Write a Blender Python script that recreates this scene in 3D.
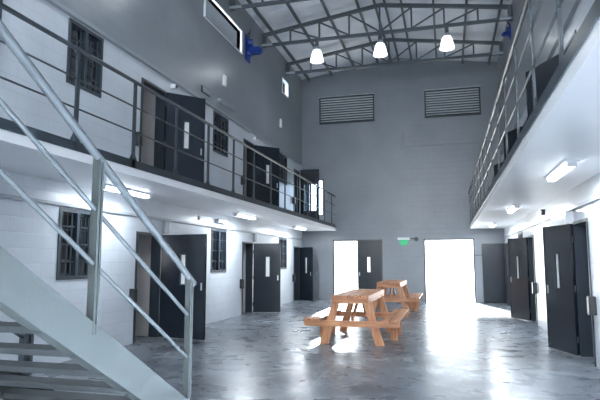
import bpy, bmesh, math, random
from mathutils import Vector, Matrix
random.seed(7)
for o in list(bpy.data.objects): bpy.data.objects.remove(o)
S = bpy.context.scene
C = S.collection
PI = math.pi
R = math.radians

# ---------------------------------------------------------------- camera
cam_d = bpy.data.cameras.new('camera'); cam = bpy.data.objects.new('camera', cam_d); C.objects.link(cam)
cam_d.sensor_width = 36; cam_d.lens = 36 * 540 / 600; cam_d.clip_start = .05; cam_d.clip_end = 400
cam.location = (0, 0, 1.5)
cam.rotation_euler = (R(90) + math.atan(61 / 540), 0, math.atan(148 / math.hypot(540, 61)))
S.camera = cam

# ---------------------------------------------------------------- daylight and exposure
W = bpy.data.worlds.new('daylight'); S.world = W; W.use_nodes = True
bg = W.node_tree.nodes['Background']
bg.inputs[0].default_value = (.86, .94, 1.0, 1); bg.inputs[1].default_value = 7.5
S.view_settings.view_transform = 'Standard'; S.view_settings.look = 'None'
S.view_settings.exposure = 0.2; S.view_settings.gamma = 1; S.view_settings.use_curve_mapping = False

def area(name, loc, rot, sx, sy, power, col):
    d = bpy.data.lights.new(name, 'AREA'); d.shape = 'RECTANGLE'; d.size = sx; d.size_y = sy
    d.energy = power; d.color = col
    o = bpy.data.objects.new(name, d); C.objects.link(o); o.location = loc; o.rotation_euler = rot
    return o
# daylight coming through the big open front end of the hall, behind the camera
area('daylight_front', (-1.8, -5.6, 5.4), (R(124), 0, 0), 7.0, 6.0, 170, (.84, .92, 1.0))
# added lamp under the roof; its bounce off the floor brightens the soffits
area('soffit_fill_light', (-.28, 2.8, 9.08), (0, 0, 0), .5, 3.8, 13000, (.88, .94, 1.0)).data.spread = R(14.5)
sd = bpy.data.lights.new('sun', 'SUN'); sd.energy = 60; sd.angle = R(3); sd.color = (1, .98, .94)
so = bpy.data.objects.new('sun', sd); C.objects.link(so)
so.rotation_euler = Vector((.24, -.9, -.37)).to_track_quat('-Z', 'Y').to_euler()

# ---------------------------------------------------------------- node materials
def mat(name, col, rough=.5, metal=0, spec=.5, emit=None, es=0):
    m = bpy.data.materials.new(name); m.use_nodes = True
    b = m.node_tree.nodes['Principled BSDF']
    b.inputs['Base Color'].default_value = (*col, 1); b.inputs['Roughness'].default_value = rough
    b.inputs['Metallic'].default_value = metal; b.inputs['Specular IOR Level'].default_value = spec
    if emit:
        b.inputs['Emission Color'].default_value = (*emit, 1); b.inputs['Emission Strength'].default_value = es
    return m
def nodes(m):
    return m.node_tree.nodes, m.node_tree.links, m.node_tree.nodes['Principled BSDF']
def speckle(m, scale=6, amt=.12, bump=0.0, bscale=60):
    """gentle procedural variation of colour and roughness"""
    N, L, b = nodes(m)
    tc = N.new('ShaderNodeTexCoord'); nz = N.new('ShaderNodeTexNoise'); nz.inputs['Scale'].default_value = scale
    nz.inputs['Detail'].default_value = 5
    L.new(tc.outputs['Object'], nz.inputs['Vector'])
    c = b.inputs['Base Color'].default_value[:]
    rp = N.new('ShaderNodeValToRGB')
    rp.color_ramp.elements[0].position = .3; rp.color_ramp.elements[1].position = .7
    rp.color_ramp.elements[0].color = (*[x * (1 - amt) for x in c[:3]], 1)
    rp.color_ramp.elements[1].color = (*[min(1, x * (1 + amt)) for x in c[:3]], 1)
    L.new(nz.outputs['Fac'], rp.inputs[0]); L.new(rp.outputs[0], b.inputs['Base Color'])
    if bump:
        n2 = N.new('ShaderNodeTexNoise'); n2.inputs['Scale'].default_value = bscale
        L.new(tc.outputs['Object'], n2.inputs['Vector'])
        bp = N.new('ShaderNodeBump'); bp.inputs['Strength'].default_value = bump; bp.inputs['Distance'].default_value = .02
        L.new(n2.outputs['Fac'], bp.inputs['Height']); L.new(bp.outputs[0], b.inputs['Normal'])
    return m

def block_paint(name, low, high, zsplit, axis, rough=.22, joints=.6):
    """gloss paint on concrete blockwork; two paint colours meeting at height zsplit"""
    m = mat(name, low, rough)
    N, L, b = nodes(m)
    tc = N.new('ShaderNodeTexCoord'); sp = N.new('ShaderNodeSeparateXYZ'); L.new(tc.outputs['Object'], sp.inputs[0])
    cb = N.new('ShaderNodeCombineXYZ')
    L.new(sp.outputs['Y' if axis == 'x' else 'X'], cb.inputs['X']); L.new(sp.outputs['Z'], cb.inputs['Y'])
    br = N.new('ShaderNodeTexBrick')
    br.inputs['Scale'].default_value = 1; br.inputs['Brick Width'].default_value = .42; br.inputs['Row Height'].default_value = .21
    br.inputs['Mortar Size'].default_value = .006; br.inputs['Mortar Smooth'].default_value = .6
    br.inputs['Color1'].default_value = (1, 1, 1, 1); br.inputs['Color2'].default_value = (.96, .96, .96, 1)
    br.inputs['Mortar'].default_value = (.72, .72, .72, 1)
    L.new(cb.outputs[0], br.inputs['Vector'])
    gt = N.new('ShaderNodeMath'); gt.operation = 'GREATER_THAN'; gt.inputs[1].default_value = zsplit
    L.new(sp.outputs['Z'], gt.inputs[0])
    mx = N.new('ShaderNodeMix'); mx.data_type = 'RGBA'
    mx.inputs[6].default_value = (*low, 1); mx.inputs[7].default_value = (*high, 1)
    L.new(gt.outputs[0], mx.inputs[0])
    nz = N.new('ShaderNodeTexNoise'); nz.inputs['Scale'].default_value = .9; nz.inputs['Detail'].default_value = 4
    L.new(tc.outputs['Object'], nz.inputs['Vector'])
    mr = N.new('ShaderNodeMapRange'); mr.inputs[1].default_value = .3; mr.inputs[2].default_value = .7
    mr.inputs[3].default_value = .9; mr.inputs[4].default_value = 1.08
    L.new(nz.outputs['Fac'], mr.inputs[0])
    m1 = N.new('ShaderNodeMix'); m1.data_type = 'RGBA'; m1.blend_type = 'MULTIPLY'; m1.inputs[0].default_value = joints
    L.new(mx.outputs[2], m1.inputs[6]); L.new(br.outputs['Color'], m1.inputs[7])
    m2 = N.new('ShaderNodeVectorMath'); m2.operation = 'SCALE'
    L.new(m1.outputs[2], m2.inputs[0]); L.new(mr.outputs[0], m2.inputs['Scale'])
    L.new(m2.outputs[0], b.inputs['Base Color'])
    # joints and rolled paint texture as bump
    n2 = N.new('ShaderNodeTexNoise'); n2.inputs['Scale'].default_value = 14; n2.inputs['Detail'].default_value = 3
    L.new(tc.outputs['Object'], n2.inputs['Vector'])
    ad = N.new('ShaderNodeMath'); ad.operation = 'MULTIPLY_ADD'; ad.inputs[1].default_value = .35
    L.new(n2.outputs['Fac'], ad.inputs[0])
    iv = N.new('ShaderNodeMath'); iv.operation = 'SUBTRACT'; iv.inputs[0].default_value = 1
    L.new(br.outputs['Fac'], iv.inputs[1]); L.new(iv.outputs[0], ad.inputs[2])
    bp = N.new('ShaderNodeBump'); bp.inputs['Strength'].default_value = .35; bp.inputs['Distance'].default_value = .01
    L.new(ad.outputs[0], bp.inputs['Height']); L.new(bp.outputs[0], b.inputs['Normal'])
    return m

M = {}
M['wall_x'] = block_paint('gloss_wall_paint', (.56, .60, .65), (.24, .265, .29), 5.33, 'x', .3)
M['wall_y'] = block_paint('grey_end_wall_paint', (.24, .265, .295), (.24, .265, .295), 5.33, 'y', .3, .25)
M['cell'] = speckle(mat('cell_paint', (.42, .40, .40), .5), 2, .08)
M['soffit'] = speckle(mat('white_soffit', (.93, .94, .96), .35), 1.5, .03)
M['door'] = speckle(mat('dark_steel_door', (.013, .018, .026), .22), 2, .12)
M['frame'] = speckle(mat('door_frame_steel', (.02, .027, .036), .3), 3, .1)
M['rail'] = speckle(mat('dark_rail_paint', (.022, .03, .038), .32), 3, .1)
M['stair'] = speckle(mat('grey_stair_paint', (.05, .057, .056), .6, 0, .08), 2, .06, .06, 40)
M['stairrail'] = speckle(mat('grey_handrail_paint', (.07, .08, .085), .5, 0, .2), 2, .06)
M['tread'] = speckle(mat('tread_steel', (.06, .068, .073), .6, 0, .15), 4, .12, .1)
M['truss'] = speckle(mat('truss_steel', (.07, .088, .105), .4), 3, .1)
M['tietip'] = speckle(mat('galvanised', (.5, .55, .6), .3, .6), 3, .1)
M['black'] = speckle(mat('black_plastic', (.015, .017, .02), .35), 4, .1)
M['white'] = speckle(mat('white_enamel', (.8, .82, .84), .3), 4, .04)
M['grey'] = speckle(mat('grey_trunking', (.28, .31, .34), .4), 4, .06)
M['winframe'] = speckle(mat('blue_grey_window_steel', (.022, .032, .043), .35), 3, .1)
M['louvre'] = speckle(mat('louvre_blade', (.42, .47, .5), .35), 3, .08)
M['blue'] = speckle(mat('blue_enamel', (.008, .04, .26), .35), 6, .3)
M['tube'] = mat('lit_tube', (.9, .95, 1), .4, emit=(.86, .93, 1), es=9)
M['green'] = mat('lit_green_panel', (.03, .4, .15), .4, emit=(.05, .75, .3), es=.25)
M['shade'] = mat('lit_acrylic_shade', (.9, .95, 1), .3, emit=(.88, .94, 1), es=2.6)
M['ground'] = speckle(mat('pale_concrete_yard', (.6, .6, .58), .8), 2, .08)

g = bpy.data.materials.new('window_glass'); g.use_nodes = True; N = g.node_tree.nodes; L = g.node_tree.links
b = N['Principled BSDF']; out = N['Material Output']
b.inputs['Base Color'].default_value = (.03, .04, .05, 1); b.inputs['Roughness'].default_value = .05
tr = N.new('ShaderNodeBsdfTransparent'); tr.inputs[0].default_value = (.85, .9, .95, 1)
mx = N.new('ShaderNodeMixShader'); lw = N.new('ShaderNodeLayerWeight'); lw.inputs[0].default_value = .1
L.new(lw.outputs['Fresnel'], mx.inputs[0]); L.new(tr.outputs[0], mx.inputs[1]); L.new(b.outputs[0], mx.inputs[2])
L.new(mx.outputs[0], out.inputs[0]); M['glass'] = g

# polished concrete floor
m = mat('polished_concrete', (.2, .22, .25), .18, 0, .3); N, L, b = nodes(m)
tc = N.new('ShaderNodeTexCoord'); mp = N.new('ShaderNodeMapping'); mp.inputs['Scale'].default_value = (.8, 1, 1)
mp.inputs['Rotation'].default_value = (0, 0, R(14)); L.new(tc.outputs['Object'], mp.inputs[0])
n1 = N.new('ShaderNodeTexNoise'); n1.inputs['Scale'].default_value = 1.5; n1.inputs['Detail'].default_value = 10
n1.inputs['Roughness'].default_value = .6; n1.inputs['Distortion'].default_value = .25; L.new(mp.outputs[0], n1.inputs['Vector'])
rp = N.new('ShaderNodeValToRGB'); e = rp.color_ramp.elements
e[0].position = .36; e[0].color = (.07, .08, .095, 1); e[1].position = .70; e[1].color = (.21, .23, .26, 1)
k = e.new(.5); k.color = (.115, .13, .15, 1)
L.new(n1.outputs['Fac'], rp.inputs[0]); L.new(rp.outputs[0], b.inputs['Base Color'])
n2 = N.new('ShaderNodeTexNoise'); n2.inputs['Scale'].default_value = 3.2; n2.inputs['Detail'].default_value = 4
n2.inputs['Distortion'].default_value = .2; L.new(mp.outputs[0], n2.inputs['Vector'])
mr = N.new('ShaderNodeMapRange'); mr.inputs[1].default_value = .35; mr.inputs[2].default_value = .65
mr.inputs[3].default_value = .25; mr.inputs[4].default_value = .33; L.new(n2.outputs['Fac'], mr.inputs[0])
L.new(mr.outputs[0], b.inputs['Roughness'])
bp = N.new('ShaderNodeBump'); bp.inputs['Strength'].default_value = .03; bp.inputs['Distance'].default_value = .01
L.new(n2.outputs['Fac'], bp.inputs['Height']); L.new(bp.outputs[0], b.inputs['Normal'])
sx = N.new('ShaderNodeSeparateXYZ'); L.new(tc.outputs['Object'], sx.inputs[0])
dd = N.new('ShaderNodeMath'); dd.operation = 'COMPARE'; dd.inputs[1].default_value = -1.64; dd.inputs[2].default_value = .014
L.new(sx.outputs['X'], dd.inputs[0])
jm = N.new('ShaderNodeMix'); jm.data_type = 'RGBA'; jm.inputs[7].default_value = (.2, .21, .21, 1)
L.new(dd.outputs[0], jm.inputs[0]); L.new(rp.outputs[0], jm.inputs[6]); L.new(jm.outputs[2], b.inputs['Base Color'])
M['floor'] = m

# ribbed roof sheet
m = mat('ribbed_roof_sheet', (.46, .52, .59), .38); N, L, b = nodes(m)
tc = N.new('ShaderNodeTexCoord'); wv = N.new('ShaderNodeTexWave'); wv.bands_direction = 'Y'; wv.inputs['Scale'].default_value = 1.6
nz = N.new('ShaderNodeTexNoise'); nz.inputs['Scale'].default_value = 1.2; nz.inputs['Detail'].default_value = 3
L.new(tc.outputs['Object'], wv.inputs['Vector']); L.new(tc.outputs['Object'], nz.inputs['Vector'])
rp = N.new('ShaderNodeValToRGB'); rp.color_ramp.elements[0].position = .3; rp.color_ramp.elements[0].color = (.68, .73, .80, 1)
rp.color_ramp.elements[1].position = .7; rp.color_ramp.elements[1].color = (.88, .91, .95, 1)
L.new(nz.outputs['Fac'], rp.inputs[0]); L.new(rp.outputs[0], b.inputs['Base Color'])
bp = N.new('ShaderNodeBump'); bp.inputs['Strength'].default_value = .35; bp.inputs['Distance'].default_value = .03
L.new(wv.outputs['Fac'], bp.inputs['Height']); L.new(bp.outputs[0], b.inputs['Normal'])
M['roof'] = m

def wood(name, c0, c1, axis):
    m = mat(name, c0, .42); N, L, b = nodes(m)
    tc = N.new('ShaderNodeTexCoord'); mp = N.new('ShaderNodeMapping')
    sc = [14, 14, 14]; sc['xyz'.index(axis)] = 1.2
    mp.inputs['Scale'].default_value = sc; L.new(tc.outputs['Object'], mp.inputs[0])
    nz = N.new('ShaderNodeTexNoise'); nz.inputs['Scale'].default_value = 1; nz.inputs['Detail'].default_value = 6
    nz.inputs['Distortion'].default_value = 1.2; L.new(mp.outputs[0], nz.inputs['Vector'])
    rp = N.new('ShaderNodeValToRGB'); rp.color_ramp.elements[0].position = .3; rp.color_ramp.elements[1].position = .72
    rp.color_ramp.elements[0].color = (*c0, 1); rp.color_ramp.elements[1].color = (*c1, 1)
    L.new(nz.outputs['Fac'], rp.inputs[0]); L.new(rp.outputs[0], b.inputs['Base Color'])
    return m
WA, WB = (.34, .125, .055), (.68, .34, .17)
M['wood_y'] = wood('pine_lengthwise', WA, WB, 'y')
M['wood_x'] = wood('pine_crosswise', WA, WB, 'x')
M['wood_z'] = wood('pine_upright', WA, WB, 'z')

# ---------------------------------------------------------------- mesh helpers
def nb(): return bmesh.new()
def box(bm, x0, x1, y0, y1, z0, z1, mtx=None):
    vs = [bm.verts.new((x, y, z)) for x in (x0, x1) for y in (y0, y1) for z in (z0, z1)]
    for f in ((0, 1, 3, 2), (4, 6, 7, 5), (0, 4, 5, 1), (2, 3, 7, 6), (0, 2, 6, 4), (1, 5, 7, 3)):
        bm.faces.new([vs[i] for i in f])
    if mtx: bmesh.ops.transform(bm, matrix=mtx, verts=vs)
    return vs
def tube(bm, p, q, r, seg=12, r2=None):
    p, q = Vector(p), Vector(q); d = q - p
    mt = Matrix.Translation((p + q) / 2) @ d.to_track_quat('Z', 'Y').to_matrix().to_4x4()
    bmesh.ops.create_cone(bm, cap_ends=True, segments=seg, radius1=r, radius2=r if r2 is None else r2, depth=d.length, matrix=mt)
def bar(bm, p, q, w, h, up=(0, 0, 1)):
    """rectangular bar from p to q; w across, h along up"""
    p, q = Vector(p), Vector(q); d = (q - p); l = d.length; z = d.normalized()
    y = (Vector(up) - z * Vector(up).dot(z)).normalized(); x = y.cross(z)
    mt = Matrix((x, y, z)).transposed().to_4x4(); mt.translation = (p + q) / 2
    return box(bm, -w / 2, w / 2, -h / 2, h / 2, -l / 2, l / 2, mt)
def extr(bm, pts, axis, a0, a1):
    """polygon pts in the two other axes, extruded along axis from a0 to a1"""
    def v3(p, a): return (a, p[0], p[1]) if axis == 'x' else (p[0], a, p[1])
    A = [bm.verts.new(v3(p, a0)) for p in pts]; B = [bm.verts.new(v3(p, a1)) for p in pts]
    bm.faces.new(A); bm.faces.new(B[::-1]); n = len(pts)
    for i in range(n): bm.faces.new((A[i], B[i], B[(i + 1) % n], A[(i + 1) % n]))
def lathe(bm, prof, c, seg=28):
    rings = []
    for r, z in prof:
        rings.append([bm.verts.new((c[0] + r * math.cos(2 * PI * i / seg), c[1] + r * math.sin(2 * PI * i / seg), c[2] + z)) for i in range(seg)])
    for a, b_ in zip(rings, rings[1:]):
        for i in range(seg): bm.faces.new((a[i], a[(i + 1) % seg], b_[(i + 1) % seg], b_[i]))
    return rings
def obj(name, bm, m, parent=None, bevel=0, smooth=False):
    bmesh.ops.recalc_face_normals(bm, faces=bm.faces)
    me = bpy.data.meshes.new(name); bm.to_mesh(me); bm.free()
    me.materials.append(m if not isinstance(m, str) else M[m])
    o = bpy.data.objects.new(name, me); C.objects.link(o)
    if parent: o.parent = parent
    if bevel:
        md = o.modifiers.new('bevel', 'BEVEL'); md.width = bevel; md.segments = 2; md.limit_method = 'ANGLE'
    if smooth:
        for p in me.polygons: p.use_smooth = True
    return o
def one(name, m, *boxes, parent=None, bevel=0):
    bm = nb()
    for bx in boxes: box(bm, *bx)
    return obj(name, bm, m, parent, bevel)
def tag(o, label=None, cat=None, group=None, kind=None):
    if label: o['label'] = label
    if cat: o['category'] = cat
    if group: o['group'] = group
    if kind: o['kind'] = kind
    return o
def thing(name, label, cat, loc=(0, 0, 0), rz=0, group=None, kind=None):
    o = bpy.data.objects.new(name, None); C.objects.link(o); o.location = loc; o.rotation_euler = (0, 0, rz)
    o.empty_display_size = .1
    return tag(o, label, cat, group, kind)
def dup(root, loc, rz=0, label=None, group=None):
    r = root.copy(); C.objects.link(r); r.location = loc; r.rotation_euler = (0, 0, rz)
    if label: r['label'] = label
    if group: r['group'] = group
    for ch in list(root.children):
        c = ch.copy(); C.objects.link(c); c.parent = r
        for gc in list(ch.children):
            d = gc.copy(); C.objects.link(d); d.parent = c
    return r
def struct(o, label, cat): return tag(o, label, cat, kind='structure')

def wall_mesh(axis, a0, a1, s0, s1, z0, z1, holes, extra=None):
    """wall between planes a0<a1 on axis, running s0..s1 and z0..z1, with rectangular holes (s0,s1,z0,z1)"""
    bm = nb()
    ss = sorted({s0, s1, *[h[0] for h in holes], *[h[1] for h in holes]}); zs = sorted({z0, z1, *[h[2] for h in holes], *[h[3] for h in holes]})
    def solid(i, j):
        if not (0 <= i < len(ss) - 1 and 0 <= j < len(zs) - 1): return False
        cs, cz = (ss[i] + ss[i + 1]) / 2, (zs[j] + zs[j + 1]) / 2
        return not any(h[0] < cs < h[1] and h[2] < cz < h[3] for h in holes)
    V = {}
    def v(a, s, z):
        k = (a, s, z)
        if k not in V: V[k] = bm.verts.new((a, s, z) if axis == 'x' else (s, a, z))
        return V[k]
    for i in range(len(ss) - 1):
        for j in range(len(zs) - 1):
            if not solid(i, j): continue
            A, B, c, d = ss[i], ss[i + 1], zs[j], zs[j + 1]
            for a in (a0, a1): bm.faces.new((v(a, A, c), v(a, B, c), v(a, B, d), v(a, A, d)))
            if not solid(i - 1, j): bm.faces.new((v(a0, A, c), v(a1, A, c), v(a1, A, d), v(a0, A, d)))
            if not solid(i + 1, j): bm.faces.new((v(a0, B, c), v(a1, B, c), v(a1, B, d), v(a0, B, d)))
            if not solid(i, j - 1): bm.faces.new((v(a0, A, c), v(a1, A, c), v(a1, B, c), v(a0, B, c)))
            if not solid(i, j + 1): bm.faces.new((v(a0, A, d), v(a1, A, d), v(a1, B, d), v(a0, B, d)))
    return bm

# ---------------------------------------------------------------- dimensions of the hall
XL, XR, YB, YF, T = -5.6, 2.0, 20.9, -6.0, .2
SL, SR = -4.2, .82              # outer edges of the two walkways
ZS, ZW = 2.68, 2.80             # walkway underside and top
EAVE, RIDGE, XM = 8.95, 9.5, -1.8
CL, CR = -8.4, 4.8              # outer walls of the cells
LZ, RZ = 2.05, 2.13             # door heads, lower level
doors_l = [(8.93, 9.85), (14.35, 15.2), (19.65, 20.45)]
doors_r = [(8.75, 9.66), (14.0, 14.85), (19.3, 20.15)]
wins_l = [(6.83, 7.7), (12.25, 13.2), (17.75, 18.72)]
wins_r = [(5.2, 6.1), (10.7, 11.6), (15.95, 16.85)]
near_l = [(3.5, 4.4)]

# ---------------------------------------------------------------- structure
struct(one('floor', 'floor', (CL, CR, YF, YB + T, -.2, 0)), 'polished mottled grey concrete floor of the hall with glossy reflections', 'floor')
struct(one('ground', 'ground', (-30, 26, YB + T, 60, -.22, -.02)), 'pale yard outside the two bright doorways', 'ground')
holes = [(a, b_, 0, LZ) for a, b_ in doors_l] + [(a, b_, ZW, 5.02) for a, b_ in doors_l]
holes += [(a, b_, 1.22, 2.30) for a, b_ in wins_l] + [(a, b_, 4.24, 5.28) for a, b_ in wins_l]
holes += [(11.6, 14.0, 7.48, 8.1), (18.1, 18.85, 7.55, 8.12)]
struct(obj('wall_left', wall_mesh('x', XL - T, XL, YF, YB, 0, EAVE, holes), 'wall_x'),
       'left wall of painted blockwork, pale below and grey above the ledge', 'wall')
holes = [(a, b_, 0, RZ) for a, b_ in doors_r] + [(a, b_, ZW, 5.02) for a, b_ in doors_r]
holes += [(a, b_, 1.22, 2.30) for a, b_ in wins_r] + [(a, b_, 4.24, 5.28) for a, b_ in wins_r]
holes += [(18.0, 18.6, 7.3, 7.75), (13.55, 14.0, 7.5, 7.8)]
struct(obj('wall_right', wall_mesh('x', XR, XR + T, YF, YB, 0, EAVE, holes), 'wall_x'),
       'right wall of painted blockwork behind the white walkway soffit', 'wall')
bm = wall_mesh('y', YB, YB + T, CL, CR, 0, EAVE, [(-4.35, -2.42, 0, 2.32), (-.86, .95, 0, 2.32), (-4.87, -2.64, 6.99, 8.1), (-.7, 1.36, 6.97, 8.05),
                                                   (-5.35, -4.72, 3.3, 4.75)])
extr(bm, [(XL - T, EAVE), (XR + T, EAVE), (XM, RIDGE)], 'y', YB, YB + T)
struct(obj('wall_back', bm, 'wall_y'), 'tall grey end wall with two bright doorways and two louvred vents', 'wall')
bm = wall_mesh('y', YF - T, YF, CL, CR, 0, EAVE, [(-5.3, 1.7, .9, 8.4)])
extr(bm, [(XL - T, EAVE), (XR + T, EAVE), (XM, RIDGE)], 'y', YF - T, YF)
struct(obj('wall_front', bm, 'wall_y'), 'front end wall behind the camera with its large opening', 'wall')
bm = nb()
extr(bm, [(XL - .5, EAVE - .07), (XM, RIDGE), (XR + .5, EAVE - .07), (XR + .5, EAVE - .02), (XM, RIDGE + .05), (XL - .5, EAVE - .02)], 'y', YF - .4, YB + .5)
struct(obj('ceiling', bm, 'roof'), 'low pitched roof of pale ribbed metal sheets', 'roof')

# walkway slabs run through into the cell floors
for nm, x0, x1, lb in (('walkway', CL, SL, 'left'), ('walkway', SR, CR, 'right')):
    struct(one(nm, 'soffit', (x0, x1, YF, YB, ZS, ZW)), f'upper walkway slab along the {lb} wall with white painted soffit', 'walkway')
# cell shells: outer wall, partitions and upper ceiling
for sd, xo, xi, ds in (('left', CL, XL - T, [4.5, 9.97, 15.32, 20.57]), ('right', CR, XR + T, [4.5, 9.84, 15.02, 20.32])):
    a0, a1 = (xo - T, xo) if sd == 'left' else (xo, xo + T)
    hs = []
    for y in (1.8, 7.6, 13.0, 18.4):
        hs += [(y - .2, y + .35, 1.4, 2.0), (y - .2, y + .35, 4.2, 4.9)]
    struct(obj('wall_outer', wall_mesh('x', a0, a1, YF, YB, 0, 5.4, hs), 'cell'), f'outer wall of the cells on the {sd} side', 'wall')
    for y in ds:
        bx = (min(xo, xi), max(xo, xi))
        struct(one('wall_partition', 'cell', (*bx, y - .07, y + .07, 0, ZS), (*bx, y - .07, y + .07, ZW, 5.4)),
               f'partition wall between cells on the {sd} side', 'wall')
    struct(one('cell_ceiling', 'cell', (min(a0, xi), max(a1, xi), YF, YB, 5.4, 5.5)), f'ceiling over the upper cells on the {sd} side', 'ceiling')

wn = 1; r = bpy.data.objects.new('window_1', None); C.objects.link(r); r.location = (-.28, 2.8, 9.1)
tag(r, 'long glowing panel added under the roof above the foreground floor', 'skylight', kind='structure')
one('window_frame', 'grey', (-.31, -.25, -1.95, 1.95, 0, .06), (.25, .31, -1.95, 1.95, 0, .06), (-.25, .25, -1.95, -1.9, 0, .06), (-.25, .25, 1.9, 1.95, 0, .06), parent=r)
one('window_pane', mat('glowing_fill_pane', (.8, .85, .9), .4, emit=(.88, .94, 1), es=4), (-.25, .25, -1.9, 1.9, .02, .04), parent=r)  # frame and glowing pane added to go with the fill lamp below
# ledges and service trunking along both long walls
tn = 0
def trim(m, label, *bx, bevel=0):
    global tn; tn += 1
    return struct(one(f'trim_{tn}', m, *bx, bevel=bevel), label, 'trim')
trim('grey', 'thin ledge along the left wall above the upper doors', (XL, XL + .07, YF, 14.9, 5.31, 5.37), (XL, XL + .07, 15.35, 20.3, 5.31, 5.37))
trim('grey', 'thin ledge along the right wall above the upper doors', (XR - .07, XR, YF, 20.3, 5.31, 5.37))
trim('grey', 'grey cable trunking on the left wall under the walkway', (XL, XL + .05, YF, YB, 2.325, 2.37))
trim('grey', 'grey cable trunking on the right wall under the walkway', (XR - .05, XR, YF, YB, 2.325, 2.37))
bm = nb(); tube(bm, (-1.55, YB - .012, 6.5), (-1.55, YB - .012, 6.02), .012); tube(bm, (-1.55, YB - .012, 6.02), (-1.45, YB - .012, 5.9), .012)
tube(bm, (-1.45, YB - .012, 5.9), (1.99, YB - .012, 5.9), .012)
struct(obj('trim_conduit', bm, 'wall_y'), 'thin painted conduit running across the end wall below the right vent', 'conduit')
one_ = one('trim_box', 'wall_y', (-1.8, -1.62, YB - .04, YB, 5.8, 6.5)); struct(one_, 'narrow painted vertical box beside the conduit on the end wall', 'conduit')
trim('wall_y', 'faint painted band line across the end wall', (XL, XR, YB - .008, YB, 5.28, 5.3))
trim('wall_y', 'lintel line above the doorways of the end wall', (XL, XR, YB - .015, YB, 2.62, 2.66))

# ---------------------------------------------------------------- windows of the cells
def window(side, a, b_, z0, z1, label, split=.5):
    """barred steel casement window set in a side wall; wall face at X"""
    global wn; wn += 1
    X = XL if side == 'l' else XR; s = 1 if side == 'l' else -1
    r = thing(f'window_{wn}', label, 'window', (X, (a + b_) / 2, z0), kind='structure')
    w, h = (b_ - a) / 2, z1 - z0
    def bxs(x0, x1): return (min(s * x0, s * x1), max(s * x0, s * x1))
    fx = bxs(-.12, .015)
    one('window_frame', 'winframe', (*fx, -w, w, 0, .055), (*fx, -w, w, h - .055, h), (*fx, -w, -w + .055, .055, h - .055), (*fx, w - .055, w, .055, h - .055),
        (*fx, -.03 + (split - .5) * w, .03 + (split - .5) * w, .055, h - .055), parent=r)
    bm = nb()
    for k in range(1, 8):
        y = -w + k * 2 * w / 8
        tube(bm, (s * -.02, y, .05), (s * -.02, y, h - .05), .008, 8)
    for zz in (.25, .5, .75):
        box(bm, *bxs(-.035, -.025), -w + .05, w - .05, h * zz - .012, h * zz + .012)
    obj('burglar_bars', bm, 'winframe', r)
    bm = nb()
    for c0, c1 in ((-w + .055, -.03), (.03, w - .055)):
        fy = bxs(-.10, -.07)
        box(bm, *fy, c0, c0 + .04, .055, h - .055); box(bm, *fy, c1 - .04, c1, .055, h - .055)
        for q in range(5):
            zq = .055 + q * (h - .15) / 4; box(bm, *fy, c0, c1, zq, zq + (.04 if q in (0, 4) else .018))
    obj('casement', bm, 'winframe', r)
    one('window_pane', 'glass', (*bxs(-.088, -.082), -w + .05, w - .05, .05, h - .05), parent=r)
    return r
ord3 = ['nearest the staircase', 'between the first and second doors', 'between the second and third doors']
for i, (a, b_) in enumerate(wins_l):
    window('l', a, b_, 1.22, 2.30, 'barred blue-grey steel window in the left wall at ground level, ' + ord3[i])
    window('l', a, b_, 4.24, 5.28, 'barred dark steel window of the left upper walkway, ' + ord3[i])
ordr = ['nearest the camera', 'behind the nearest open door', 'behind the second open door']
for i, (a, b_) in enumerate(wins_r):
    window('r', a, b_, 1.22, 2.30, 'barred steel window in the right wall at ground level, ' + ordr[i])
    window('r', a, b_, 4.24, 5.28, 'barred steel window of the right upper walkway, ' + ordr[i])

# ---------------------------------------------------------------- doors of the cells
dn = 0
def leaf_parts(r, hx, hy, fx, fy, h, slit=(1.05, 1.62), zb=.012, t=.045, knob=True):
    """door leaf from hinge (hx,hy) to free end (fx,fy), local to r"""
    d = Vector((fx - hx, fy - hy, 0)); w = d.length; ang = math.atan2(d.y, d.x)
    mt = Matrix.Translation((hx, hy, 0)) @ Matrix.Rotation(ang, 4, 'Z')
    c0, c1 = w * .46, w * .46 + .11
    bm = nb(); z0, z1 = slit
    for bx in ((0, w, zb, z0), (0, w, z1, h), (0, c0, z0, z1), (c1, w, z0, z1)): box(bm, bx[0], bx[1], -t / 2, t / 2, bx[2], bx[3], mt)
    # raised folded edge of the pressed steel leaf
    for bx in ((0, .03, zb, h), (w - .03, w, zb, h)): box(bm, bx[0], bx[1], -t / 2 - .006, t / 2 + .006, bx[2], bx[3], mt)
    bmesh.ops.remove_doubles(bm, verts=bm.verts, dist=.0001)
    lf = obj('door_leaf', bm, 'door', r)
    bm = nb()
    for bx in ((c0 - .02, c1 + .02, z0 - .02, z0), (c0 - .02, c1 + .02, z1, z1 + .02), (c0 - .02, c0, z0, z1), (c1, c1 + .02, z0, z1)):
        box(bm, bx[0], bx[1], -t / 2 - .008, t / 2 + .008, bx[2], bx[3], mt)
    obj('vision_frame', bm, 'frame', lf)
    bm = nb(); box(bm, c0, c1, -.004, .004, z0, z1, mt); obj('vision_panel', bm, 'frosted', lf)
    if knob:
        bm = nb(); zk = (zb + 1.0)
        box(bm, w - .09, w - .06, -t / 2 - .008, t / 2 + .008, zk - .07, zk + .07, mt)
        obj('door_handle', bm, 'tietip', lf)
        bm = nb()
        for zh in (.25, (zb + h) / 2, h - .25):
            tube(bm, mt @ Vector((-.006, 0, zh - .05)), mt @ Vector((-.006, 0, zh + .05)), .014, 10)
        obj('hinges', bm, 'frame', lf)
    return lf
M['frosted'] = mat('pale_vision_glass', (.9, .93, .95), .35); M['frosted'].node_tree.nodes['Principled BSDF'].inputs['Transmission Weight'].default_value = .35
speckle(M['frosted'], 40, .1)

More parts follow.
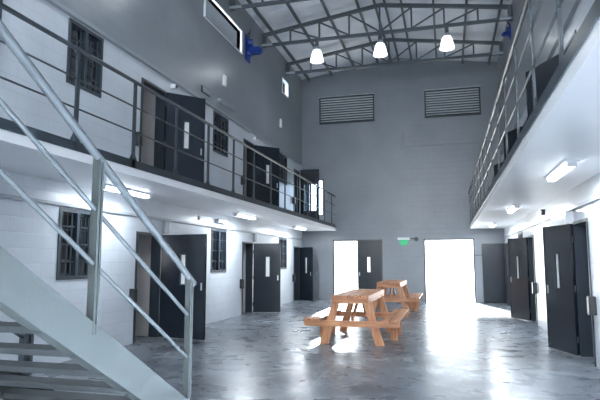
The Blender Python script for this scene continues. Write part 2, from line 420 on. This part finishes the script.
def door(side, a, b_, z0, h, free, label, lock=True):
    global dn; dn += 1
    X = XL if side == 'l' else XR; s = 1 if side == 'l' else -1
    r = thing(f'door_{dn}', label, 'door', (X, a, z0), kind='structure'); w = b_ - a
    def bxs(x0, x1): return (min(s * x0, s * x1), max(s * x0, s * x1))
    f = bxs(-.2, .02)
    one('door_frame', 'frame', (*f, 0, .045, 0, h), (*f, w - .045, w, 0, h), (*f, .045, w - .045, h - .045, h), parent=r)
    fx, fy = free
    leaf_parts(r, s * .045, w - .03, fx - X, fy - a, h - .03, (1.05, 1.62))
    return r
LB = {'l0': 'near left wall', 'r0': ''}
door('l', *doors_l[0], 0, LZ, (-4.5, 9.62), 'open dark steel cell door at ground level left, nearest the staircase')
door('l', *doors_l[1], 0, LZ, (-4.76, 15.3), 'open dark steel cell door at ground level left, second along with pale upper reflection')
door('l', *doors_l[2], 0, LZ, (-4.95, 19.95), 'open dark steel cell door at ground level left, in the far corner')
door('l', *doors_l[0], ZW, 2.22, (-4.98, 10.45), 'open dark cell door on the left walkway, nearest the camera')
door('l', *doors_l[1], ZW, 2.22, (-4.98, 15.8), 'open dark cell door on the left walkway, second along')
door('r', *doors_r[0], 0, RZ, (1.665, 10.42), 'open dark steel cell door at ground level right, nearest the camera')
door('r', *doors_r[1], 0, RZ, (1.6, 15.6), 'open dark steel cell door at ground level right, second along')
door('r', *doors_r[2], 0, RZ, (2.0, 19.36), 'closed cell door at ground level right in the far corner behind the others')
door('r', *doors_r[0], ZW, 2.22, (1.52, 10.5), 'open dark cell door on the right walkway above the nearest ground door')
door('r', *doors_r[1], ZW, 2.22, (1.6, 15.6), 'open dark cell door on the right walkway, second along')
door('r', *doors_r[2], ZW, 2.22, (1.75, 20.7), 'open dark cell door on the right walkway in the far corner')
# far left upper door: big glazed leaf in front of a bright window
dn += 1
r = thing(f'door_{dn}', 'open dark door at the far end of the left walkway with bright daylight through it', 'door', (XL, doors_l[2][0], ZW), kind='structure')
w = doors_l[2][1] - doors_l[2][0]
one('door_frame', 'frame', (-.2, .02, 0, .045, 0, 2.22), (-.2, .02, w - .045, w, 0, 2.22), (-.2, .02, .045, w - .045, 2.175, 2.22), parent=r)
bm = nb()
for bx in ((.045, .8, .012, .66), (.045, .8, 1.7, 2.3), (.045, .2, .66, 1.7), (.72, .8, .66, 1.7), (.43, .49, .66, 1.7)): box(bm, bx[0], bx[1], w, w + .045, bx[2], bx[3])
lf = obj('door_leaf', bm, 'door', r)
one('glass_panel', 'glass', (.2, .72, w + .018, w + .026, .66, 1.7), parent=lf)

# ---------------------------------------------------------------- end wall doors
dn += 1
r = thing(f'door_{dn}', 'double doorway in the end wall, left half open to white daylight and right leaf closed', 'door', (-4.35, YB, 0), kind='structure')
one('door_frame', 'frame', (0, .05, -.02, .2, 0, 2.32), (1.88, 1.93, -.02, .2, 0, 2.32), (.05, 1.88, -.02, .2, 2.27, 2.32), parent=r)
leaf_parts(r, 1.88, .0, .97, .0, 2.27, (1.08, 1.65))
dn += 1
r = thing(f'door_{dn}', 'wide open doorway in the end wall glowing with white daylight', 'door', (-.86, YB, 0), kind='structure')
one('door_frame', 'frame', (0, .045, -.02, .2, 0, 2.32), (1.765, 1.81, -.02, .2, 0, 2.32), (.045, 1.765, -.02, .2, 2.275, 2.32), parent=r)
bm = nb(); box(bm, 2.07, 2.84, -.13, -.085, .012, 2.13); box(bm, 2.07, 2.10, -.14, -.075, .012, 2.13)
lf = obj('door_leaf', bm, 'door', r)
one('hinge_arm', 'frame', (1.80, 2.08, -.103, -.097, 1.7, 1.72), parent=r)

# lock boxes beside the cell doors
lk = None
for i, (x, y, z, lb) in enumerate([(XL + .05, 8.82, .87, 'small black lock box on the left wall beside the nearest ground floor door'),
                                (XL + .05, 14.24, .87, 'small black lock box on the left wall beside the second ground floor door'),
                                (XL + .05, 19.54, .87, 'small black lock box on the left wall beside the far ground floor door'),
                                (XL + .05, 14.22, 3.78, 'small black lock box beside the second door of the left walkway'),
                                (XL + .05, 19.52, 3.78, 'small black lock box beside the far door of the left walkway'),
                                (XL + .05, 8.82, 3.78, 'small black lock box beside the nearest door of the left walkway'),
                                (XR - .05, 13.88, .87, 'small black lock box on the right wall beside the second door'),
                                (XR - .05, 8.6, .87, 'small black lock box on the right wall beside the nearest door')]):
    if lk is None:
        lk = thing('lock_box', lb, 'lock', (x, y, z), group='lock boxes beside cell doors')
        one('casing', 'black', (-.05, .05, -.06, .06, -.13, .13), parent=lk, bevel=.008)
        one('keyplate', 'frame', (-.03, .03, -.062, -.06, -.05, .05), parent=lk)
    else:
        dup(lk, (x, y, z), PI if x > 0 else 0, lb)

# ---------------------------------------------------------------- louvred vents
def back_vent(x0, x1, z0, z1, label):
    r = thing('louvre_vent', label, 'vent', (x0, YB, z0), group='louvred vents high in the end wall')
    w, h = x1 - x0, z1 - z0; f = .05
    one('frame', 'winframe', (0, w, -.03, .1, 0, f), (0, w, -.03, .1, h - f, h), (0, f, -.03, .1, f, h - f), (w - f, w, -.03, .1, f, h - f), parent=r)
    one('drip_ledge', 'tietip', (-.02, w + .02, -.07, 0, h, h + .03), parent=r)
    n = 10
    for k in range(n):
        bm = nb(); zc = f + (k + .5) * (h - 2 * f) / n
        bar(bm, (f, .03, zc), (w - f, .03, zc), .008, .112, up=(0, -.5, .86))
        bl = obj('louvre_blade', bm, 'frame', r); one('blade_highlight', 'louvre', (f, w - f, -.012, .0, zc + .0, zc + .035), parent=bl)  # pale lip on a dark blade paints in the slat's light streak
    for x in (w / 3, 2 * w / 3): one('stiffener', 'winframe', (x - .01, x + .01, .08, .1, f, h - f), parent=r)
    return r
back_vent(-4.87, -2.64, 6.99, 8.1, 'left of the two louvred metal vents high on the end wall')
back_vent(-.7, 1.36, 6.97, 8.05, 'right of the two louvred metal vents high on the end wall')
r = thing('louvre_vent', 'long louvred vent high on the left wall edged by bright white daylight', 'vent', (XL, 11.6, 7.48))
one('frame', 'white', (-.2, .05, -.03, .0, -.03, .65), (-.2, .05, 2.4, 2.5, -.03, .65), (-.2, .05, 0, 2.4, .62, .66), (-.2, .02, 0, 2.4, -.03, 0), parent=r)
for k in range(7):
    bm = nb(); zc = .04 + k * .076
    bar(bm, (-.06, 0, zc), (-.06, 2.24, zc), .008, .09, up=(.5, 0, .86)); obj('louvre_blade', bm, 'grey', r)
wn += 1; r = thing(f'window_{wn}', 'small bright opening high on the left wall near the end wall', 'window', (XL, 18.1, 7.55), kind='structure')
one('window_frame', 'white', (-.2, .02, 0, .03, 0, .57), (-.2, .02, .72, .75, 0, .57), (-.2, .02, .03, .72, 0, .03), (-.2, .02, .03, .72, .54, .57), (-.12, -.1, .365, .385, .03, .54), parent=r)
one('window_pane', 'glass', (-.115, -.108, .03, .72, .03, .54), parent=r)
for y0, y1, z0, z1, lb in ((18.0, 18.6, 7.3, 7.75, 'far'), (13.55, 14.0, 7.5, 7.8, 'nearer')):
    wn += 1; r = thing(f'window_{wn}', f'small bright opening high on the right wall, the {lb} one', 'window', (XR, y0, z0), kind='structure')
    w, h = y1 - y0, z1 - z0
    one('window_frame', 'white', (-.02, .2, 0, .03, 0, h), (-.02, .2, w - .03, w, 0, h), (-.02, .2, .03, w - .03, 0, .03), (-.02, .2, .03, w - .03, h - .03, h), parent=r)
    one('window_pane', 'glass', (.11, .118, .03, w - .03, .03, h - .03), parent=r)
wn += 1; r = thing(f'window_{wn}', 'tall bright window in the end wall at the far end of the left walkway', 'window', (-5.35, YB, 3.3), kind='structure')
one('window_frame', 'winframe', (0, .04, 0, .2, 0, 1.45), (.59, .63, 0, .2, 0, 1.45), (.04, .59, 0, .2, 0, .04), (.04, .59, 0, .2, 1.41, 1.45), parent=r)
one('window_pane', 'glass', (.04, .59, .1, .108, .04, 1.41), parent=r)
# cell windows in the outer walls: plain glazed openings behind the cells, panes only
# ---------------------------------------------------------------- roof steel
def roofz(x): return EAVE - .07 + (RIDGE - EAVE + .07) * (1 - abs(x - XM) / 4.3)   # underside of sheets
PX = [-5.3, -4.35, -3.4, -2.45, -1.95, -1.65, -1.15, -.2, .75, 1.7]
side_w = ['left', 'right']
for k, x in enumerate(PX):
    z = roofz(x)
    bm = nb(); box(bm, x - .03, x + .03, YF, YB, z - .125, z - .022)
    o = obj('purlin', bm, 'truss')
    tag(o, f'dark steel purlin under the roof sheets, {["first","second","third","fourth","fifth"][k if k < 5 else 9 - k]} in from the {side_w[0 if k < 5 else 1]} wall', 'purlin', 'purlins under the roof sheets')
def top_z(x): return roofz(x) - .19
ZT = 8.42
XN = [XL, -4.65, -3.7, -2.75, XM, -.85, .1, 1.05, XR]
def truss(y, label):
    r = thing('roof_truss', label, 'roof truss', (0, y, 0), group='steel roof trusses spanning the hall')
    bm = nb()
    e0, e1 = XL + .01, XR - .01
    bar(bm, (e0, 0, top_z(e0)), (XM, 0, top_z(XM)), .1, .1); bar(bm, (XM, 0, top_z(XM)), (e1, 0, top_z(e1)), .1, .1)
    box(bm, e0, e0 + .12, -.06, .06, ZT - .06, top_z(e0) + .04); box(bm, e1 - .12, e1, -.06, .06, ZT - .06, top_z(e1) + .04)
    obj('top_chord', bm, 'truss', r)
    for ea, eb in ((e0, e0 + .35), (e1 - .35, e1)): one('lit_chord_tip', 'tietip', (ea, eb, -.065, -.041, ZT - .04, ZT + .03), parent=r)  # pale plates paint in the light caught at the bottom chord ends
    bm = nb(); bar(bm, (e0, 0, ZT), (e1, 0, ZT), .08, .09); obj('bottom_chord', bm, 'truss', r)
    for i in range(1, 8):
        x = XN[i]; bm = nb(); bar(bm, (x, 0, ZT + .04), (x, 0, top_z(x) - .04), .05, .05, up=(0, 1, 0)); obj('vertical_web', bm, 'truss', r)
    for i in range(1, 8):
        if i == 4: continue
        x = XN[i]; x2 = XN[i + 1] if i < 4 else XN[i - 1]
        bm = nb(); bar(bm, (x, 0, top_z(x) - .05), (x2, 0, ZT + .04), .04, .045, up=(0, 1, 0)); obj('diagonal_web', bm, 'truss', r)
    return r
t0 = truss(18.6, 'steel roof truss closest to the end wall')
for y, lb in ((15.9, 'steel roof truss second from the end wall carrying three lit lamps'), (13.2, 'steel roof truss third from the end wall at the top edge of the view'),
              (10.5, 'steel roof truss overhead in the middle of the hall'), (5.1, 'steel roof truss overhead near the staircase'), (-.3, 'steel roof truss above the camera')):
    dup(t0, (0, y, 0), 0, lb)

# ---------------------------------------------------------------- pendant lamps on the truss
def pendant(x, y, label, power):
    r = thing('pendant_lamp', label, 'lamp', (x, y, ZT - .045), group='bell shaped pendant lamps under the roof truss')
    bm = nb(); tube(bm, (0, 0, 0), (0, 0, -.22), .06, 16); obj('stem', bm, 'truss', r, smooth=False)
    bm = nb(); lathe(bm, [(.0, -.2), (.09, -.2), (.1, -.28), (.12, -.3), (.0, -.3)], (0, 0, 0), 20); obj('gear_cap', bm, 'tietip', r)
    bm = nb(); lathe(bm, [(.10, -.29), (.13, -.33), (.165, -.43), (.195, -.56), (.212, -.66), (.205, -.66), (.188, -.56), (.158, -.43), (.124, -.34), (.095, -.30)], (0, 0, 0), 32)
    obj('lamp_shade', bm, 'shade', r, smooth=True)
    bm = nb(); lathe(bm, [(.0, -.69), (.12, -.685), (.2, -.665), (.2, -.655), (0, -.655)], (0, 0, 0), 32); obj('lens', bm, 'shade', r, smooth=True)
    d = bpy.data.lights.new('lamp_light', 'AREA'); d.shape = 'DISK'; d.size = .36; d.energy = power; d.color = (.88, .94, 1)
    o = bpy.data.objects.new('lamp_light', d); C.objects.link(o); o.location = (0, 0, -.72); o.parent = r
    return r
p0 = pendant(-3.78, 15.9, 'leftmost of the three lit bell shaped pendant lamps', 12)
dup(p0, (-1.8, 15.9, ZT - .045), 0, 'middle of the three lit bell shaped pendant lamps')
dup(p0, (.16, 15.9, ZT - .045), 0, 'rightmost of the three lit bell shaped pendant lamps')
for y, lb in ((10.5, 'over the picnic tables'), (5.1, 'over the staircase'), (-.3, 'above the camera')):
    for x, q in ((-3.78, 'left'), (-1.8, 'middle'), (.16, 'right')):
        dup(p0, (x, y, ZT - .045), 0, f'bell shaped pendant lamp {lb}, {q} of its row')

# ---------------------------------------------------------------- fluorescent battens on the soffits
def batten(x, y, z, label, grp='fluorescent lights under the walkways'):
    r = thing('fluorescent_light', label, 'light', (x, y, z), group=grp)
    one('housing', 'white', (-.08, .08, -.68, .68, -.03, 0), parent=r)
    one('diffuser', 'tube', (-.055, .055, -.62, .62, -.075, -.03), parent=r, bevel=.012)
    for ya in (-.68, .62): one('end_cap', 'white', (-.05, .05, ya, ya + .06, -.08, -.03), parent=r)
    d = bpy.data.lights.new('tube_light', 'AREA'); d.shape = 'RECTANGLE'; d.size = .1; d.size_y = 1.2; d.energy = 34; d.color = (.85, .93, 1)
    o = bpy.data.objects.new('tube_light', d); C.objects.link(o); o.location = (0, 0, -.1); o.parent = r
    return r
b0 = batten(-5.1, 7.8, ZS, 'lit fluorescent light under the left walkway, nearest the staircase')
for x, y, lb in ((-5.0, 13.0, 'lit fluorescent light under the left walkway, above the second door'),
                 (-5.0, 18.3, 'lit fluorescent light under the left walkway, furthest away'),
                 (-5.1, 2.4, 'lit fluorescent light under the left walkway behind the staircase'),
                 (1.43, 7.5, 'lit fluorescent light under the right walkway, nearest the camera'),
                 (1.42, 12.7, 'lit fluorescent light under the right walkway, second along'),
                 (1.42, 18.2, 'lit fluorescent light under the right walkway, furthest away'),
                 (1.43, 2.2, 'lit fluorescent light under the right walkway beside the camera')):
    q = dup(b0, (x, y, ZS), 0, lb)
    for c in q.children:
        if c.type == 'LIGHT': c.data = c.data.copy(); c.data.energy = (95 if x > 0 else 78) if y > 5 else 14

# ---------------------------------------------------------------- walkway railings
def railing(x, s, ys, label, y0, y1):
    """s: +1 when the hall is on the +X side"""
    r = thing('walkway_railing', label, 'railing', (x, 0, ZW))
    one('toe_plate', 'rail', (-.012, .012, y0, y1, -.01, .10), parent=r)
    bm = nb(); tube(bm, (0, y0, 1.22), (0, y1, 1.22), .027, 14); obj('top_rail', bm, 'rail', r)
    for z in (.86, .50):
        bm = nb(); tube(bm, (0, y0, z), (0, y1, z), .012, 10); obj('mid_rail', bm, 'rail', r)
    for y in ys:
        bm = nb(); box(bm, -.012, .012, y - .03, y + .03, 0, 1.2)
        extr(bm, [(y - .09, 0.1), (y + .09, .1), (y + .03, .2), (y - .03, .2)], 'x', -.006, .006)
        obj('post', bm, 'rail', r)
    one('base_angle', 'rail', (min(0, -s * .06), max(0, -s * .06), y0, y1, 0, .008), parent=r)
    return r
ys = [5.33 + 1.222 * k for k in range(-8, 13)]
railing(SL + .0, 1, [y for y in ys if y < 20.8], 'dark steel railing with three rails along the left walkway', -5.9, 20.62)
ys = [4.05 + 1.222 * k for k in range(-7, 14)]
railing(SR - .0, -1, [y for y in ys if y < 20.8], 'dark steel railing with three rails along the right walkway', -5.9, 20.8)

# ---------------------------------------------------------------- staircase
def zs(Y): return 1.13 - .593 * (Y - 2.76)
st = thing('staircase', 'grey steel open-tread staircase with tubular handrail in the left foreground', 'staircase', (-2.0, 4.67, 0))
def L3(x, y, z): return (x + 2.0, y - 4.67, z)
def stringer(x, inward):
    bm = nb(); Y0, Y1 = -.55, 4.67
    pts = [(Y0 - 4.67, zs(Y0)), (0, 0), (-.405, 0), (Y0 - 4.67, zs(Y0) - .24)]
    extr(bm, pts, 'x', x + 2 - .006, x + 2 + .006)
    a, b_ = sorted((x + 2, x + 2 + inward * .075))
    extr(bm, [(Y0 - 4.67, zs(Y0) - .24), (-.405, 0), (-.385, .012), (Y0 - 4.67, zs(Y0) - .226)], 'x', a, b_)
    extr(bm, [(Y0 - 4.67, zs(Y0)), (-.0, .0), (-.02, -.0), (Y0 - 4.67, zs(Y0) - .014)], 'x', a, b_)
    return obj('stringer', bm, 'stair', st)
stringer(-1.97, -1); stringer(-3.27, 1)
for k in range(17):
    z = .21 + .16 * k; yb = 2.76 + (1.13 - .22 - z) / .593
    bm = nb(); x0, x1 = -3.262, -1.978
    a = L3(x0, yb, z); b_ = L3(x1, yb + .165, z)
    box(bm, a[0], b_[0], a[1], b_[1], z - .006, z)
    box(bm, a[0], b_[0], a[1], a[1] + .006, z - .034, z - .006)
    box(bm, a[0], b_[0], b_[1] - .006, b_[1], z - .034, z - .006)
    obj('tread', bm, 'tread', st)
# near handrail
def hz(Y): return 2.13 - .612 * (Y - 2.70)
XH = -1.985
bm = nb(); tube(bm, L3(XH, -.5, hz(-.5)), L3(XH, 4.02, hz(4.02)), .025, 18)
bmesh.ops.create_uvsphere(bm, u_segments=16, v_segments=8, radius=.025, matrix=Matrix.Translation(L3(XH, 4.02, hz(4.02))))
obj('handrail', bm, 'stairrail', st, smooth=False)
for (ya, za, yb2, zb2) in ((-.3, 2.23 + 2.3 * .596, 3.93, 1.08), (-.3, 1.49 + 3.02 * .6, 3.93, .76)):
    bm = nb(); tube(bm, L3(XH, ya, za), L3(XH, yb2, zb2), .014, 12); obj('mid_rail', bm, 'stairrail', st)
for yp in (.3, 1.5, 2.74, 3.95):
    bm = nb()
    zb = zs(yp) - .06
    if yp > 3.5: zb = zs(yp) - .16
    for d in (-.015, .015):
        p = L3(XH, yp + d, 0); box(bm, p[0] - .024, p[0] + .024, p[1] - .009, p[1] + .009, zb, hz(yp + d) - .01)
    p = L3(XH - .004, yp, 0); box(bm, p[0] - .014, p[0] + .010, p[1] - .007, p[1] + .007, zb + .02, hz(yp) - .02)
    obj('handrail_post', bm, 'stair', st)
# far rail with its dark post
bm = nb(); tube(bm, L3(-3.3, -.3, .95 + .593 * 3.8), L3(-3.3, 3.7, .88), .014, 10); obj('far_rail', bm, 'rail', st)
bm = nb()
for d in (-.03, .03):
    p = L3(-3.3, 3.72 + d, 0); box(bm, p[0] - .03, p[0] + .03, p[1] - .016, p[1] + .016, .3, 1.2)
p = L3(-3.3, 3.72, 0); box(bm, p[0] - .01, p[0] + .01, p[1] - .016, p[1] + .016, .32, 1.18)
obj('far_post', bm, 'rail', st)
struct(one('landing', 'soffit', (SL, -1.97, -1.9, -.56, ZS, ZW)), 'landing at the head of the staircase joining the left walkway', 'landing')

# ---------------------------------------------------------------- picnic tables
def picnic(x, y, label):
    r = thing('picnic_table', label, 'table', (x, y, 0), group='wooden picnic tables in the middle of the hall')
    LN = 2.3; tz, th = .88, .035
    bm = nb(); n = 5; wd = .63
    for k in range(n):
        a = -wd / 2 + k * wd / n
        box(bm, a + .011, a + wd / n - .011, -.15, LN, tz - th, tz)
    obj('tabletop', bm, 'wood_y', r, bevel=.003)
    one('side_apron', 'wood_y', (wd / 2, wd / 2 + .022, -.15, LN, tz - .135, tz), parent=r, bevel=.003)
    one('side_apron', 'wood_y', (-wd / 2 - .022, -wd / 2, -.15, LN, tz - .135, tz), parent=r, bevel=.003)
    one('end_apron', 'wood_x', (-wd / 2, wd / 2, -.12, -.09, tz - .145, tz - th), parent=r, bevel=.003)
    one('end_apron', 'wood_x', (-wd / 2, wd / 2, LN - .09, LN - .06, tz - .145, tz - th), parent=r, bevel=.003)
    for s in (-1, 1):
        bm = nb()
        for a, b_ in ((.56, .69), (.71, .86)): box(bm, min(s * a, s * b_), max(s * a, s * b_), -.14, LN, .425, .46)
        obj('bench_seat', bm, 'wood_y', r, bevel=.003)
    for yy in (0, 1.85):
        for s in (-1, 1):
            bm = nb(); w = .075
            extr(bm, [(s * .43, 0), (s * .59, 0), (s * .33, tz - th - .002), (s * .19, tz - th - .002)], 'y', yy, yy + .045)
            obj('leg', bm, 'wood_z', r, bevel=.002)
        one('seat_beam', 'wood_x', (-.87, .87, yy - .045, yy - .002, .32, .424), parent=r, bevel=.003)
    for s in (-1, 1):      # short uprights under the bench ends
        for yy in (.75, 1.55):
            one('bench_upright', 'wood_z', (min(s * .62, s * .76), max(s * .62, s * .76), yy, yy + .045, .0, .42), parent=r, bevel=.002)
    bm = nb(); bar(bm, (0, .1, .44), (0, 1.0, tz - .05), .045, .09, up=(0, -.5, .8)); obj('brace', bm, 'wood_y', r)
    bm = nb(); bar(bm, (0, 1.75, .44), (0, 1.1, tz - .05), .045, .09, up=(0, .5, .8)); obj('brace', bm, 'wood_y', r)
    return r
pt = picnic(-1.72, 9.85, 'nearer wooden picnic table with attached benches on the polished floor')
dup(pt, (-1.68, 16.05, 0), 0, 'farther wooden picnic table partly hidden behind the nearer one')

# ---------------------------------------------------------------- signs and small fittings
r = thing('exit_sign', 'small green lit emergency exit sign with white top on the end wall', 'sign', (-1.6, YB, 2.1), group=None)
one('housing', 'white', (-.23, .23, -.07, 0, .20, .29), parent=r, bevel=.006)
bm = nb(); extr(bm, [(-.2, .2), (.2, .2), (.12, .02), (-.08, -.03)], 'y', -.03, -.02); obj('lit_panel', bm, 'green', r)
r = thing('emergency_light', 'small black round emergency lamp beside the green exit sign', 'lamp', (-1.13, YB, 2.32))
bm = nb(); tube(bm, (0, 0, 0), (0, -.09, 0), .075, 20); obj('housing', bm, 'black', r)
bm = nb(); tube(bm, (-.24, -.01, .03), (-.07, -.01, .03), .01, 8); obj('cable', bm, 'black', r)

def unit(x, y, z, s, k, label):
    r = thing('siren_unit', label, 'siren', (x, y, z), group='blue units high on the side walls')
    one('back_plate', 'blue', (*sorted((0, s * .03)), -.22 * k, .14 * k, -.38 * k, .36 * k), parent=r, bevel=.01)
    bm = nb(); tube(bm, (s * .03, -.06 * k, .16 * k), (s * .17 * k, -.03 * k, .16 * k), .11 * k, 20); tube(bm, (s * .03, -.08 * k, -.16 * k), (s * .14 * k, -.06 * k, -.18 * k), .1 * k, 20)
    obj('horn', bm, 'blue', r)
    bm = nb(); box(bm, *sorted((s * .03, s * .34 * k)), .0, .2 * k, -.12 * k, .06 * k); tube(bm, (s * .34 * k, .1 * k, -.03), (s * .4 * k, .1 * k, -.03), .09 * k)
    obj('motor_box', bm, 'blue', r, bevel=.01)
    bm = nb(); bar(bm, (s * .02, -.1 * k, .36 * k), (s * .08, .05 * k, .6 * k), .025, .025); bar(bm, (s * .02, .1 * k, .36 * k), (s * .02, .12 * k, .62 * k), .025, .025); obj('hanger', bm, 'truss', r)
    return r
unit(XL, 14.6, 7.8, 1, 1.05, 'blue unit with bracket mounted high on the left wall')
unit(XR, 16.6, 8.3, -1, .6, 'blue unit with bracket mounted high on the right wall')

def plate(name, m, label, cat, loc, dx, dy, dz, s=1, lid=None):
    r = thing(name, label, cat, loc)
    one('housing', m, (*sorted((0, s * dx)), -dy / 2, dy / 2, -dz / 2, dz / 2), parent=r, bevel=.004)
    if lid: one('cover', lid, (*sorted((s * dx, s * (dx + .012))), -dy / 2 + .02, dy / 2 - .02, -dz / 2 + .02, dz / 2 - .02), parent=r)
    return r
plate('wall_cabinet', 'frame', 'dark cabinet on the upper left wall at the left edge', 'cabinet', (XL, 5.07, 4.6), .06, .85, 1.75)
plate('bulkhead_light', 'tietip', 'long pale bulkhead light on the left wall just above the ledge', 'light', (XL, 12.95, 5.62), .09, .95, .08, lid='grey')
plate('sign_plate', 'black', 'small dark plate on the left wall above the ledge beside the bulkhead light', 'plate', (XL, 11.75, 5.62), .03, .45, .16, lid='grey')
plate('junction_box', 'white', 'small white box on the left wall above the bulkhead light', 'box', (XL, 12.85, 6.25), .05, .16, .3, lid='white')
plate('junction_box', 'white', 'small white box on the left wall far above the second upper door', 'box', (XL, 17.9, 6.35), .05, .14, .3, lid='white')
plate('camera_housing', 'white', 'small white fitting under the ledge above the nearest upper left door', 'fitting', (XL, 10.1, 5.2), .12, .12, .09, lid='black')
plate('camera_housing', 'white', 'small white fitting under the ledge above the second upper left door', 'fitting', (XL, 15.2, 5.2), .09, .1, .09, lid='black')
plate('number_plate', 'white', 'small framed plate under the left walkway left of the second ground window', 'plate', (XL, 11.75, 2.5), .03, .5, .11, lid='grey')
plate('junction_box', 'grey', 'grey box under the left walkway above the second ground window', 'box', (XL, 12.75, 2.5), .1, .6, .1, lid='white')
plate('junction_box', 'grey', 'short grey upright box above the nearest ground floor door', 'box', (XL, 9.98, 2.19), .06, .16, .26)
plate('junction_box', 'grey', 'short grey upright box above the second ground floor door', 'box', (XL, 15.3, 2.19), .06, .16, .26)
plate('junction_box', 'black', 'small dark box at the soffit above the nearest right door', 'box', (XR, 12.3, 2.52), .08, .12, .12, s=-1)
plate('junction_box', 'white', 'white boxed casing on the right wall above the nearest open door leaf', 'box', (XR, 10.3, 2.21), .12, 1.3, .2, s=-1)
plate('latch_plate', 'tietip', 'small metal latch plate low on the end wall beside the far left door', 'latch', (-5.02, YB - .02, 1.0), .02, .04, .2)
